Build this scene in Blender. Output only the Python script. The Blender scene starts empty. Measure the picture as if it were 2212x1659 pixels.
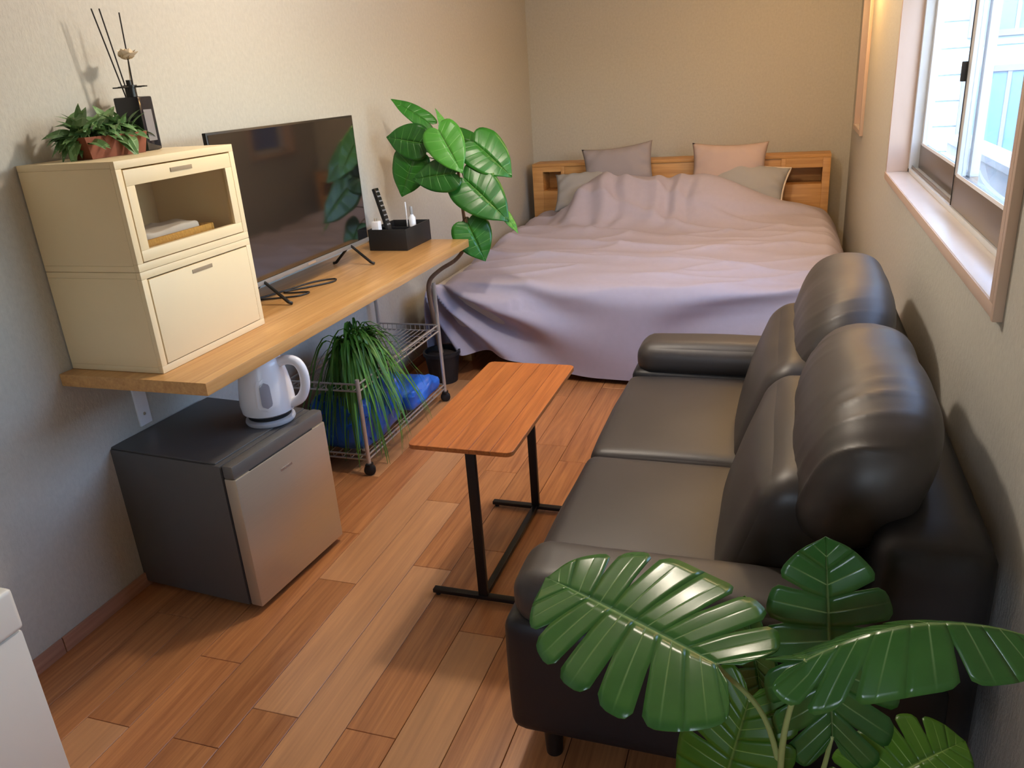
import bpy, bmesh, math, random
from mathutils import Vector, Matrix, noise

sc = bpy.context.scene
COL = sc.collection
R = math.radians

# ------------------------------------------------------------------ camera
cam_data = bpy.data.cameras.new('camera')
cam = bpy.data.objects.new('camera', cam_data)
COL.objects.link(cam)
cam_data.sensor_fit = 'HORIZONTAL'
cam_data.sensor_width = 36.0
cam_data.lens = 27.763
cam_data.clip_start = 0.02
cam.matrix_world = Matrix(((0.94713644, -0.05288486, 0.31644234, 2.10),
                           (0.31364210, 0.36025065, -0.87854886, 0.0),
                           (-0.06753663, 0.93135528, 0.35779344, 1.6),
                           (0, 0, 0, 1)))
sc.camera = cam

# ------------------------------------------------------------------ view / world / daylight
vs = sc.view_settings
vs.view_transform = 'Standard'
vs.look = 'None'
vs.gamma = 1.0
vs.use_curve_mapping = False
vs.exposure = 0.15
sc.cycles.use_denoising = True
sc.cycles.max_bounces = 8
sc.cycles.diffuse_bounces = 5
sc.cycles.use_adaptive_sampling = True
sc.cycles.adaptive_threshold = 0.03
sc.cycles.transparent_max_bounces = 12
sc.cycles.sample_clamp_indirect = 6.0
sc.cycles.caustics_reflective = False
sc.cycles.caustics_refractive = False

world = bpy.data.worlds.new('sky')
sc.world = world
world.use_nodes = True
wn = world.node_tree
wn.nodes.clear()
w_out = wn.nodes.new('ShaderNodeOutputWorld')
w_bg = wn.nodes.new('ShaderNodeBackground')
w_sky = wn.nodes.new('ShaderNodeTexSky')
w_sky.sky_type = 'NISHITA'
w_sky.sun_disc = False
w_sky.sun_elevation = R(48)
w_sky.sun_rotation = R(215)
w_sky.air_density = 1.0
w_sky.dust_density = 2.0
w_bg.inputs['Strength'].default_value = 2.5
wn.links.new(w_sky.outputs[0], w_bg.inputs['Color'])
wn.links.new(w_bg.outputs[0], w_out.inputs['Surface'])

sun_d = bpy.data.lights.new('sun', 'SUN')
sun_d.energy = 1.2
sun_d.color = (1.0, 0.96, 0.9)
sun_d.angle = R(0.6)
sun = bpy.data.objects.new('sun', sun_d)
COL.objects.link(sun)
sun.location = (-6, -8, 12)
sun.rotation_euler = Vector((0.45, 0.8, -1.0)).to_track_quat('-Z', 'Y').to_euler()

LAMP_A = dict(pos=(1.22, 2.73, 2.33), power=56, color=(1.0, 0.88, 0.74), radius=0.07)
LAMP_B = dict(pos=(2.34, 5.35, 2.16), power=19, color=(1.0, 0.55, 0.18), radius=0.07)
LAMP_C = dict(pos=(1.75, 4.55, 2.30), power=20, color=(1.0, 0.70, 0.40), radius=0.07)
PORTAL = dict(loc=(2.70, 2.98, 1.58), sx=0.98, sy=2.2)

# ------------------------------------------------------------------ helpers
def tag(o, label=None, cat=None, group=None, kind=None):
    if label: o['label'] = label
    if cat: o['category'] = cat
    if group: o['group'] = group
    if kind: o['kind'] = kind
    return o

def empty(name, loc=(0, 0, 0), rz=0.0, label=None, cat=None, group=None, kind=None):
    o = bpy.data.objects.new(name, None)
    COL.objects.link(o)
    o.location = loc
    o.rotation_euler = (0, 0, rz)
    o.empty_display_size = 0.05
    return tag(o, label, cat, group, kind)

def link(name, me, mat=None, parent=None, loc=(0, 0, 0), rot=(0, 0, 0), scale=None, smooth=None):
    o = bpy.data.objects.new(name, me)
    COL.objects.link(o)
    if mat is not None and len(me.materials) == 0:
        me.materials.append(mat)
    if parent: o.parent = parent
    o.location = loc
    o.rotation_euler = rot
    if scale: o.scale = scale
    return o

def bm_obj(name, bm, mat, parent=None, smooth=False, angle=None, **kw):
    me = bpy.data.meshes.new(name)
    bmesh.ops.recalc_face_normals(bm, faces=bm.faces)
    bm.to_mesh(me); bm.free()
    if smooth:
        me.polygons.foreach_set('use_smooth', [True] * len(me.polygons))
        if angle is not None:
            me.set_sharp_from_angle(angle=R(angle))
    return link(name, me, mat, parent, **kw)

def add_box(bm, x0, x1, y0, y1, z0, z1, bev=0.0, seg=2):
    r = bmesh.ops.create_cube(bm, size=1.0)
    for v in r['verts']:
        v.co = Vector((x0 + (v.co.x + .5) * (x1 - x0), y0 + (v.co.y + .5) * (y1 - y0), z0 + (v.co.z + .5) * (z1 - z0)))
    if bev > 0:
        es = list({e for v in r['verts'] for e in v.link_edges})
        bmesh.ops.bevel(bm, geom=es, offset=bev, segments=seg, affect='EDGES', profile=0.6)

def box(name, b, mat, parent=None, bev=0.002, seg=2, **kw):
    bm = bmesh.new()
    add_box(bm, *b, bev=bev, seg=seg)
    return bm_obj(name, bm, mat, parent, smooth=bev > 0, angle=40, **kw)

def boxes(name, bs, mat, parent=None, bev=0.0, **kw):
    bm = bmesh.new()
    for b in bs: add_box(bm, *b, bev=bev)
    return bm_obj(name, bm, mat, parent, smooth=bev > 0, angle=40, **kw)

def add_tube(bm, pts, rad, n=10, cap=True):
    pts = [Vector(p) for p in pts]
    rads = rad if isinstance(rad, (list, tuple)) else [rad] * len(pts)
    rings = []
    up = None
    for i, p in enumerate(pts):
        d = (pts[min(i + 1, len(pts) - 1)] - pts[max(i - 1, 0)]).normalized()
        if up is None:
            up = Vector((0, 0, 1)) if abs(d.z) < .9 else Vector((1, 0, 0))
        a = d.cross(up).normalized()
        b = a.cross(d).normalized()
        up = b
        rings.append([bm.verts.new(p + (a * math.cos(t) + b * math.sin(t)) * rads[i]) for t in [2 * math.pi * k / n for k in range(n)]])
    for r0, r1 in zip(rings, rings[1:]):
        for k in range(n):
            bm.faces.new((r0[k], r0[(k + 1) % n], r1[(k + 1) % n], r1[k]))
    if cap:
        bm.faces.new(rings[0][::-1]); bm.faces.new(rings[-1])

def tube(name, pts, rad, mat, parent=None, n=10, **kw):
    bm = bmesh.new(); add_tube(bm, pts, rad, n)
    return bm_obj(name, bm, mat, parent, smooth=True, angle=50, **kw)

def spline(pts, n=8):
    """Catmull-Rom samples through pts."""
    P = [Vector(p) for p in pts]
    P = [P[0] * 2 - P[1]] + P + [P[-1] * 2 - P[-2]]
    out = []
    for i in range(1, len(P) - 2):
        for k in range(n):
            t = k / n
            a, b, c, d = P[i - 1], P[i], P[i + 1], P[i + 2]
            out.append(0.5 * ((2 * b) + (c - a) * t + (2 * a - 5 * b + 4 * c - d) * t * t + (3 * b - a - 3 * c + d) * t ** 3))
    out.append(P[-2])
    return out

def lathe(name, prof, mat, parent=None, n=32, **kw):
    bm = bmesh.new()
    rings = []
    for r, z in prof:
        if r < 1e-5: rings.append([bm.verts.new((0, 0, z))])
        else: rings.append([bm.verts.new((r * math.cos(2 * math.pi * k / n), r * math.sin(2 * math.pi * k / n), z)) for k in range(n)])
    for a, b in zip(rings, rings[1:]):
        for k in range(n):
            q = [a[k % len(a)], a[(k + 1) % n % len(a)], b[(k + 1) % n % len(b)], b[k % len(b)]]
            u = []
            for v in q:
                if v not in u: u.append(v)
            if len(u) > 2: bm.faces.new(u)
    return bm_obj(name, bm, mat, parent, smooth=True, angle=45, **kw)

def soft_box(name, b, mat, parent=None, r=0.05, puff=(0, 0, 0), n=14, wr=0.0, wscale=6.0, seed=0, shear=None, post=None, sup=None, **kw):
    """Rounded, puffed cushion filling about the box b; puff = bulge on x, y, z faces."""
    x0, x1, y0, y1, z0, z1 = b
    c = Vector(((x0 + x1) / 2, (y0 + y1) / 2, (z0 + z1) / 2)); h = Vector(((x1 - x0) / 2, (y1 - y0) / 2, (z1 - z0) / 2))
    bm = bmesh.new()
    bmesh.ops.create_cube(bm, size=2.0)
    bmesh.ops.subdivide_edges(bm, edges=bm.edges[:], cuts=n, use_grid_fill=True)
    r = min(r, h.x, h.y, h.z)
    for v in bm.verts:
        v_in = v.co.copy(); u = v.co.copy()
        u = Vector([math.copysign(1 - (1 - abs(q)) ** 1.0, q) for q in u])
        # tighten samples towards the edges
        u = Vector([math.sin(q * math.pi / 2) for q in u])
        p = Vector((u.x * h.x, u.y * h.y, u.z * h.z))
        inner = Vector([max(-(h[i] - r), min(h[i] - r, p[i])) for i in range(3)])
        d = p - inner
        if d.length > 1e-6:
            d = d.normalized() * r
        q = inner + d
        if sup:
            w0 = v_in
            t_ = 1 / sum(abs(w0[i]) ** sup[i] for i in range(3)) ** (1 / (sum(sup[i] * abs(w0[i]) ** 4 for i in range(3)) / sum(abs(w0[i]) ** 4 for i in range(3))))
            q = Vector((w0.x * t_ * h.x, w0.y * t_ * h.y, w0.z * t_ * h.z)); d = q
        m = [(1 - u[i] ** 2) for i in range(3)]
        q.x += math.copysign(puff[0] * m[1] * m[2], u.x) * abs(u.x) ** 3
        q.y += math.copysign(puff[1] * m[0] * m[2], u.y) * abs(u.y) ** 3
        q.z += math.copysign(puff[2] * m[0] * m[1], u.z) * abs(u.z) ** 3
        if wr:
            s = noise.noise((q + Vector((seed, seed * 2, 0))) * wscale)
            q += d.normalized() * wr * s if d.length > 1e-6 else Vector()
        if shear: q = shear(q)
        v.co = c + q
        if post: v.co = post(v.co)
    return bm_obj(name, bm, mat, parent, smooth=True, **kw)

# ---- materials
def new_mat(name):
    m = bpy.data.materials.new(name)
    m.use_nodes = True
    nt = m.node_tree
    return m, nt, nt.nodes['Principled BSDF']

def N(nt, t, **kw):
    n = nt.nodes.new(t)
    for k, v in kw.items(): setattr(n, k, v)
    return n

def mix_col(nt, fac, a, b, mode='MIX'):
    n = N(nt, 'ShaderNodeMix', data_type='RGBA', blend_type=mode)
    for i, x in ((0, fac), (6, a), (7, b)):
        if hasattr(x, 'is_linked') or hasattr(x, 'links'): nt.links.new(x, n.inputs[i])
        elif isinstance(x, (int, float)): n.inputs[i].default_value = x
        else: n.inputs[i].default_value = (*x, 1)
    return n.outputs[2]

def mathn(nt, op, a, b=None, clamp=False):
    n = N(nt, 'ShaderNodeMath', operation=op, use_clamp=clamp)
    for i, x in ((0, a), (1, b)):
        if x is None: continue
        if isinstance(x, (int, float)): n.inputs[i].default_value = x
        else: nt.links.new(x, n.inputs[i])
    return n.outputs[0]

def coords(nt, scale=(1, 1, 1), kind='Object', rnd=False):
    tc = N(nt, 'ShaderNodeTexCoord')
    mp = N(nt, 'ShaderNodeMapping')
    mp.inputs['Scale'].default_value = scale
    src = tc.outputs[kind]
    if rnd:
        oi = N(nt, 'ShaderNodeObjectInfo')
        k = mathn(nt, 'MULTIPLY', oi.outputs['Random'], 37.0)
        ad = N(nt, 'ShaderNodeVectorMath', operation='ADD')
        nt.links.new(src, ad.inputs[0]); nt.links.new(k, ad.inputs[1])
        src = ad.outputs[0]
    nt.links.new(src, mp.inputs['Vector'])
    return mp.outputs[0]

def noise_n(nt, vec, scale, detail=3, rough=.55, dist=0):
    n = N(nt, 'ShaderNodeTexNoise')
    n.inputs['Scale'].default_value = scale
    n.inputs['Detail'].default_value = detail
    n.inputs['Roughness'].default_value = rough
    n.inputs['Distortion'].default_value = dist
    nt.links.new(vec, n.inputs['Vector'])
    return n.outputs[0]

def bump(nt, p, h, strength, dist=.01, prev=None):
    b = N(nt, 'ShaderNodeBump')
    b.inputs['Strength'].default_value = strength
    b.inputs['Distance'].default_value = dist
    nt.links.new(h, b.inputs['Height'])
    nt.links.new(b.outputs[0], p.inputs['Normal'])
    return b

def srgb(r, g, b):
    f = lambda c: (c / 255 / 12.92) if c / 255 < .04045 else ((c / 255 + .055) / 1.055) ** 2.4
    return (f(r), f(g), f(b))

def plain(name, col, rough=.5, metal=0.0, var=.12, vscale=8, bmp=0.0, bscale=60, bdist=.003, stretch=(1, 1, 1), spec=None, coat=0):
    m, nt, p = new_mat(name)
    v = coords(nt, stretch)
    n = noise_n(nt, v, vscale)
    c2 = tuple(x * (1 - var) for x in col); c1 = tuple(min(1, x * (1 + var)) for x in col)
    nt.links.new(mix_col(nt, n, c2, c1), p.inputs['Base Color'])
    p.inputs['Roughness'].default_value = rough
    p.inputs['Metallic'].default_value = metal
    if spec is not None: p.inputs['Specular IOR Level'].default_value = spec
    if coat:
        p.inputs['Coat Weight'].default_value = coat
        p.inputs['Coat Roughness'].default_value = .15
    if bmp: bump(nt, p, noise_n(nt, v, bscale, 4), bmp, bdist)
    return m

def wood(name, dark, light, axis=1, rough=.4, scale=1.0, rnd=True, tone=0.0, bmp=.08, pale=None):
    """grain stretched along one axis; each object takes its own tone."""
    m, nt, p = new_mat(name)
    st = [14 * scale] * 3; st[axis] = 0.9 * scale
    v = coords(nt, tuple(st), rnd=rnd)
    g1 = noise_n(nt, v, 1.6, 6, .6, 1.2)
    st2 = [70 * scale] * 3; st2[axis] = 1.6 * scale
    g2 = noise_n(nt, coords(nt, tuple(st2), rnd=rnd), 1.5, 3, .6)
    f = mathn(nt, 'ADD', mathn(nt, 'MULTIPLY', g1, .7), mathn(nt, 'MULTIPLY', g2, .45))
    rmp = N(nt, 'ShaderNodeMapRange'); rmp.inputs[1].default_value = .35; rmp.inputs[2].default_value = .8
    nt.links.new(f, rmp.inputs[0])
    c = mix_col(nt, rmp.outputs[0], dark, light)
    if tone:
        oi = N(nt, 'ShaderNodeObjectInfo')
        t = mathn(nt, 'ADD', mathn(nt, 'MULTIPLY', oi.outputs['Random'], 2 * tone), 1 - tone)
        cc = N(nt, 'ShaderNodeCombineColor')
        for i in range(3): nt.links.new(t, cc.inputs[i])
        c = mix_col(nt, 1.0, c, cc.outputs[0], 'MULTIPLY')
        if pale:
            r2 = mathn(nt, 'FRACT', mathn(nt, 'MULTIPLY', oi.outputs['Random'], 17.31))
            k = mathn(nt, 'MULTIPLY', mathn(nt, 'GREATER_THAN', r2, 0.8), .4)
            c = mix_col(nt, k, c, pale)
    nt.links.new(c, p.inputs['Base Color'])
    p.inputs['Roughness'].default_value = rough
    if bmp: bump(nt, p, g2, bmp, .002)
    return m

def glass_mat(name, tint=(1, 1, 1), rough=0.02, gloss=.12):
    m, nt, p = new_mat(name)
    nt.nodes.remove(p)
    out = nt.nodes['Material Output']
    tr = N(nt, 'ShaderNodeBsdfTransparent'); tr.inputs[0].default_value = (*tint, 1)
    gl = N(nt, 'ShaderNodeBsdfGlossy'); gl.inputs['Roughness'].default_value = rough
    lw = N(nt, 'ShaderNodeLayerWeight'); lw.inputs[0].default_value = .5
    p5 = mathn(nt, 'POWER', lw.outputs['Facing'], 5.0)
    mx = N(nt, 'ShaderNodeMixShader')
    nt.links.new(mathn(nt, 'ADD', mathn(nt, 'MULTIPLY', p5, gloss * 4), gloss * .3, True), mx.inputs[0])
    nt.links.new(tr.outputs[0], mx.inputs[1]); nt.links.new(gl.outputs[0], mx.inputs[2])
    nt.links.new(mx.outputs[0], out.inputs['Surface'])
    return m

def leaf_mat(name, dark, light, vein, nv=7, rough=.35, trans=.12, vw=.05):
    m, nt, p = new_mat(name)
    uv = N(nt, 'ShaderNodeUVMap')
    sp = N(nt, 'ShaderNodeSeparateXYZ'); nt.links.new(uv.outputs[0], sp.inputs[0])
    k, t = sp.outputs[0], sp.outputs[1]
    oi = N(nt, 'ShaderNodeObjectInfo')
    v = coords(nt, (1, 1, 1), rnd=True)
    n = noise_n(nt, v, 9, 4)
    f = mathn(nt, 'ADD', mathn(nt, 'MULTIPLY', n, .7), mathn(nt, 'MULTIPLY', oi.outputs['Random'], .45))
    c = mix_col(nt, mathn(nt, 'SUBTRACT', f, .15, True), dark, light)
    fr = mathn(nt, 'FRACT', mathn(nt, 'MULTIPLY', k, float(nv)))
    d = mathn(nt, 'ABSOLUTE', mathn(nt, 'SUBTRACT', fr, .5))
    vm = mathn(nt, 'SUBTRACT', 1.0, mathn(nt, 'DIVIDE', d, vw), True)
    vm = mathn(nt, 'MULTIPLY', vm, mathn(nt, 'SUBTRACT', 1.0, t, True))
    mid = mathn(nt, 'SUBTRACT', 1.0, mathn(nt, 'DIVIDE', t, .035), True)
    msk = mathn(nt, 'MAXIMUM', vm, mid)
    c = mix_col(nt, mathn(nt, 'MULTIPLY', msk, .75), c, vein)
    nt.links.new(c, p.inputs['Base Color'])
    p.inputs['Roughness'].default_value = rough
    bump(nt, p, mathn(nt, 'ADD', mathn(nt, 'MULTIPLY', msk, -1.0), mathn(nt, 'MULTIPLY', d, 1.6)), .35, .004)
    out = nt.nodes['Material Output']
    tl = N(nt, 'ShaderNodeBsdfTranslucent'); nt.links.new(c, tl.inputs[0])
    mx = N(nt, 'ShaderNodeMixShader'); mx.inputs[0].default_value = trans
    nt.links.new(p.outputs[0], mx.inputs[1]); nt.links.new(tl.outputs[0], mx.inputs[2])
    nt.links.new(mx.outputs[0], out.inputs['Surface'])
    return m

def wallpaper(name, col):
    m, nt, p = new_mat(name)
    v = coords(nt, (1, 1, 1))
    vst = coords(nt, (1, 1, .35))
    big = noise_n(nt, v, 1.3, 2)
    fine = noise_n(nt, vst, 110, 3, .7)
    mid = noise_n(nt, v, 55, 3)
    f = mathn(nt, 'ADD', mathn(nt, 'MULTIPLY', fine, .5), mathn(nt, 'MULTIPLY', mid, .5))
    c = mix_col(nt, f, tuple(x * .78 for x in col), tuple(min(1, x * 1.15) for x in col))
    nt.links.new(c, p.inputs['Base Color'])
    p.inputs['Roughness'].default_value = .85
    bump(nt, p, f, .5, .006)
    return m

M = {}
M['wall'] = wallpaper('wallpaper', srgb(188, 185, 176))
M['ceiling'] = wallpaper('ceiling_paper', srgb(225, 220, 210))
M['floor'] = wood('floor_oak', srgb(140, 84, 50), srgb(202, 140, 88), 1, .33, tone=.12, pale=srgb(208, 165, 122))
M['subfloor'] = plain('subfloor', srgb(60, 38, 25), .9)
M['baseboard'] = wood('baseboard_wood', srgb(150, 105, 85), srgb(190, 145, 120), 1, .5)
M['shelf'] = wood('shelf_pine', srgb(172, 122, 68), srgb(214, 168, 108), 1, .32, scale=1.1, rnd=False)
M['table'] = wood('table_walnut', srgb(142, 72, 28), srgb(196, 116, 56), 1, .35, scale=1.3, tone=.1)
M['headboard'] = wood('headboard_oak', srgb(170, 120, 66), srgb(212, 164, 104), 0, .45)
M['casing'] = plain('casing_wood', srgb(196, 172, 156), .4, var=.06, vscale=30, stretch=(1, .3, .3))
M['sill_white'] = plain('sill_laminate', srgb(222, 212, 205), .25, var=.05)
M['alu'] = plain('bronze_aluminium', srgb(120, 108, 98), .38, .6, var=.06)
M['alu_dark'] = plain('gasket_black', srgb(28, 26, 26), .6)
M['upvc'] = plain('pale_frame', srgb(205, 208, 212), .35, .2, var=.04)
M['pane'] = glass_mat('window_glass', (.97, .99, 1.0))
def frosted(name):
    m, nt, p = new_mat(name)
    out = nt.nodes['Material Output']
    n = noise_n(nt, coords(nt), 40)
    c = mix_col(nt, n, srgb(120, 120, 132), srgb(140, 140, 150))
    tl = N(nt, 'ShaderNodeBsdfTranslucent'); nt.links.new(c, tl.inputs[0])
    nt.links.new(c, p.inputs['Base Color']); p.inputs['Roughness'].default_value = .4
    mx = N(nt, 'ShaderNodeMixShader'); mx.inputs[0].default_value = .5
    nt.links.new(p.outputs[0], mx.inputs[1]); nt.links.new(tl.outputs[0], mx.inputs[2])
    nt.links.new(mx.outputs[0], out.inputs['Surface'])
    return m
M['frost'] = frosted('frosted_pane')
M['cab'] = plain('cream_laminate', srgb(232, 212, 172), .42, var=.05, vscale=4)
M['cab_in'] = plain('cream_inside', srgb(205, 182, 145), .6, var=.05)
M['clear'] = glass_mat('clear_acrylic', (.96, .95, .92), .05, .2)
M['slot'] = plain('slot_shadow_gap', srgb(150, 132, 105), .6)
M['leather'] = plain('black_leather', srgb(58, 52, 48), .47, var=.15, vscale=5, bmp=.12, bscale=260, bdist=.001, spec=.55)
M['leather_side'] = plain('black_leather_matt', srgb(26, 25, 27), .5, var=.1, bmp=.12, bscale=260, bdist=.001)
M['foot'] = plain('black_wood_foot', srgb(18, 16, 15), .45)
M['steel'] = plain('brushed_steel', srgb(196, 182, 160), .36, .55, var=.06, vscale=3, bmp=.06, bscale=3, bdist=.001, stretch=(200, 2, 200))
M['fridge'] = plain('fridge_grey', srgb(92, 90, 88), .42, .25, var=.05)
M['fridge_dark'] = plain('fridge_gasket', srgb(24, 24, 25), .6)
M['handle_grey'] = plain('handle_strip_grey', srgb(112, 110, 106), .35, .3, var=.05)
M['emboss'] = plain('logo_silver', srgb(215, 208, 198), .25, .8)
M['white'] = plain('white_plastic', srgb(238, 238, 242), .28, var=.02)
M['white_warm'] = plain('white_enamel', srgb(238, 238, 228), .4, var=.02)
M['grey_plastic'] = plain('grey_plastic', srgb(150, 150, 152), .4)
M['kettle_window'] = plain('smoky_window', srgb(158, 158, 168), .2)
M['base_grey'] = plain('kettle_base_grey', srgb(185, 186, 192), .35)
M['tv_black'] = plain('tv_plastic', srgb(20, 20, 21), .35)
M['tv_grey'] = plain('tv_bezel_silver', srgb(150, 148, 145), .35, .5)
M['black'] = plain('matt_black', srgb(24, 24, 26), .5)
M['black_metal'] = plain('black_metal', srgb(26, 20, 18), .4, .3)
M['chrome'] = plain('chrome_wire', srgb(200, 194, 184), .3, .55, var=.05)
M['rubber'] = plain('rubber', srgb(20, 20, 20), .6)
M['terracotta'] = plain('terracotta', srgb(118, 64, 42), .8, var=.2, vscale=20, bmp=.2, bscale=60)
M['soil'] = plain('soil', srgb(48, 34, 24), .95, var=.4, vscale=60, bmp=.6, bscale=70, bdist=.01)
M['bark'] = plain('bark', srgb(128, 102, 80), .85, var=.35, vscale=25, bmp=.5, bscale=50, bdist=.006, stretch=(2, 2, .5))
M['stem'] = plain('green_stem', srgb(150, 165, 100), .5, var=.15)
M['petiole'] = plain('ficus_stem', srgb(96, 84, 56), .6, var=.2)
M['ficus'] = leaf_mat('ficus_leaf', srgb(14, 66, 18), srgb(58, 138, 42), srgb(120, 185, 95), 7, .33, .18)
M['ficus_young'] = leaf_mat('ficus_leaf_young', srgb(52, 128, 34), srgb(98, 176, 66), srgb(160, 215, 130), 7, .35, .2)
M['monstera'] = leaf_mat('monstera_leaf', srgb(30, 76, 32), srgb(78, 130, 56), srgb(160, 192, 125), 8, .27, .08, .035)
M['monstera_light'] = leaf_mat('monstera_leaf_light', srgb(48, 92, 18), srgb(96, 140, 38), srgb(165, 195, 105), 8, .35, .12, .035)
M['small_leaf'] = leaf_mat('small_leaf', srgb(52, 96, 50), srgb(130, 165, 105), srgb(175, 200, 150), 3, .4, .1)
M['fern'] = leaf_mat('grass_leaf', srgb(38, 96, 30), srgb(104, 165, 62), srgb(140, 180, 90), 1, .45, .15)
M['bottle'] = plain('smoked_glass_bottle', srgb(34, 34, 40), .08, var=.05)
M['liquid_label'] = plain('bottle_label', srgb(120, 118, 122), .5)
M['reed'] = plain('black_reed', srgb(22, 18, 16), .7)
M['sola'] = plain('sola_flower', srgb(236, 222, 198), .9, var=.08)
M['basket'] = plain('woven_rattan', srgb(200, 150, 66), .7, var=.3, vscale=90, bmp=.8, bscale=110, bdist=.006)
M['paper'] = plain('paper', srgb(205, 198, 192), .8, var=.05)
M['pillow_grey'] = plain('pillowcase_grey', srgb(150, 143, 148), .9, var=.05, bmp=.15, bscale=220)
M['pillow_beige'] = plain('pillowcase_beige', srgb(186, 166, 160), .9, var=.05, bmp=.15, bscale=220)
M['pillow_slate'] = plain('pillowcase_slate', srgb(158, 158, 160), .9, var=.05, bmp=.15, bscale=220)
M['piping'] = plain('pillow_piping', srgb(218, 205, 190), .9)
M['quilt'] = plain('quilt_cotton', srgb(172, 166, 182), .9, var=.05, vscale=30, bmp=.12, bscale=300, bdist=.002)
M['mattress'] = plain('mattress', srgb(190, 185, 180), .9)
M['blue_bag'] = plain('blue_plastic', srgb(28, 98, 196), .3, var=.15, vscale=14)
M['blue_light'] = plain('blue_plastic_light', srgb(44, 108, 215), .32, var=.12)
M['house_wall'] = plain('neighbour_siding', srgb(150, 176, 192), .8, var=.03)
M['house_trim'] = plain('neighbour_frame', srgb(105, 112, 125), .6)
M['house_roof'] = plain('neighbour_tiles', srgb(150, 150, 160), .7)
M['house_glass'] = plain('neighbour_window', srgb(80, 120, 160), .08)
M['concrete'] = plain('concrete', srgb(140, 146, 152), .9, bmp=.2)
M['lamp_shell'] = plain('lamp_shell', srgb(225, 222, 216), .4)

# =================================================================== SETTING
RX, BY, NY, H = 2.545, 6.80, -1.3, 2.45
rng = random.Random(7)

# floor with planks
floor = box('floor', (-.15, RX + .15, NY - .15, BY + .15, -.12, -.013), M['subfloor'], bev=0)
tag(floor, 'wooden floor of long oak-coloured boards', kind='structure')
pw = RX / 17
plank_mesh = {}
def plank_me(L):
    if L not in plank_mesh:
        bm = bmesh.new(); add_box(bm, .0008, pw - .0008, .0008, L - .0008, -.013, 0, bev=0.0012, seg=1)
        me = bpy.data.meshes.new('plank'); bm.to_mesh(me); bm.free(); me.materials.append(M['floor'])
        plank_mesh[L] = me
    return plank_mesh[L]
for i in range(17):
    y = NY
    first = True
    while y < BY - .01:
        L = rng.choice([.3, .6, .75]) if first else rng.choice([.75, .9, 1.2])
        first = False
        if y + L > BY - .25: L = round(BY - y, 4)
        link('plank', plank_me(round(L, 4)), None, floor, loc=(i * pw, y, 0))
        y += L

tag(box('ceiling', (-.15, RX + .15, NY - .15, BY + .15, H, H + .12), M['ceiling'], bev=0), kind='structure')
tag(box('wall_left', (-.15, 0, NY - .15, BY + .15, -.12, H), M['wall'], bev=0), kind='structure')
tag(box('wall_back', (0, RX, BY, BY + .15, -.12, H), M['wall'], bev=0), kind='structure')
W3 = (1.35, 2.1, 1.0, 1.75)      # x0 x1 z0 z1, glazed opening behind the camera
tag(boxes('wall_near', [(0, RX, NY - .15, NY, -.12, W3[2]), (0, RX, NY - .15, NY, W3[3], H), (0, W3[0], NY - .15, NY, W3[2], W3[3]), (W3[1], RX, NY - .15, NY, W3[2], W3[3])], M['wall']), kind='structure')
# right wall with two openings
W1 = (1.85, 4.13, 1.062, 2.09)      # y0 y1 z0 z1
W2 = (5.78, 6.42, 1.12, 2.02)
X0, X1 = RX, RX + .15
wr = []
ys = [NY - .15, W1[0], W1[1], W2[0], W2[1], BY + .15]
for a, b, w in ((ys[0], ys[1], None), (ys[1], ys[2], W1), (ys[2], ys[3], None), (ys[3], ys[4], W2), (ys[4], ys[5], None)):
    if w is None: wr.append((X0, X1, a, b, -.12, H))
    else:
        wr.append((X0, X1, a, b, -.12, w[2])); wr.append((X0, X1, a, b, w[3], H))
tag(boxes('wall_right', wr, M['wall']), kind='structure')

def baseboard(name, segs):
    root = empty(name, kind='structure')
    for s in segs: box('baseboard_strip', s, M['baseboard'], root, bev=.002)
baseboard('baseboard_left', [(0, .009, NY, 1.455, 0, .055), (0, .009, 1.458, 4.6, 0, .055), (0, .009, 4.603, BY, 0, .055)])
baseboard('baseboard_right', [(RX - .009, RX, NY, 2.2, 0, .055), (RX - .009, RX, 2.203, BY, 0, .055)])
baseboard('baseboard_back', [(.009, RX - .009, BY - .009, BY, 0, .055)])

# ---- main window
def window(name, W, panes=True):
    y0, y1, z0, z1 = W
    root = empty(name, (RX, (y0 + y1) / 2, z0), kind='structure')
    ox, oy, oz = root.location
    def B(n, b, m, p=root, bev=.002):
        o = box(n, (b[0] - ox, b[1] - ox, b[2] - oy, b[3] - oy, b[4] - oz, b[5] - oz), m, p, bev=bev)
        return o
    pr = RX - .014; ex = RX + .10
    e = .028
    B('sill_board', (pr, ex, y0, y1, z0, z0 + e), M['sill_white'])
    B('sill_nosing', (pr - .004, pr, y0 - .0, y1, z0 - .004, z0 + e - .001), M['casing'])
    B('head_board', (pr, ex, y0, y1, z1 - e, z1), M['casing'])
    B('jamb_board', (pr, ex, y0, y0 + e, z0 + e, z1 - e), M['casing'])
    B('jamb_board', (pr, ex, y1 - e, y1, z0 + e, z1 - e), M['casing'])
    B('casing_edge', (pr - .006, RX, y0 - .02, y0 + .0, z0 - .006, z1), M['casing'])
    B('casing_edge', (pr - .006, pr - .004, y0, y0 + e, z0 + e, z1), M['casing'])
    return root, B, e

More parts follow.
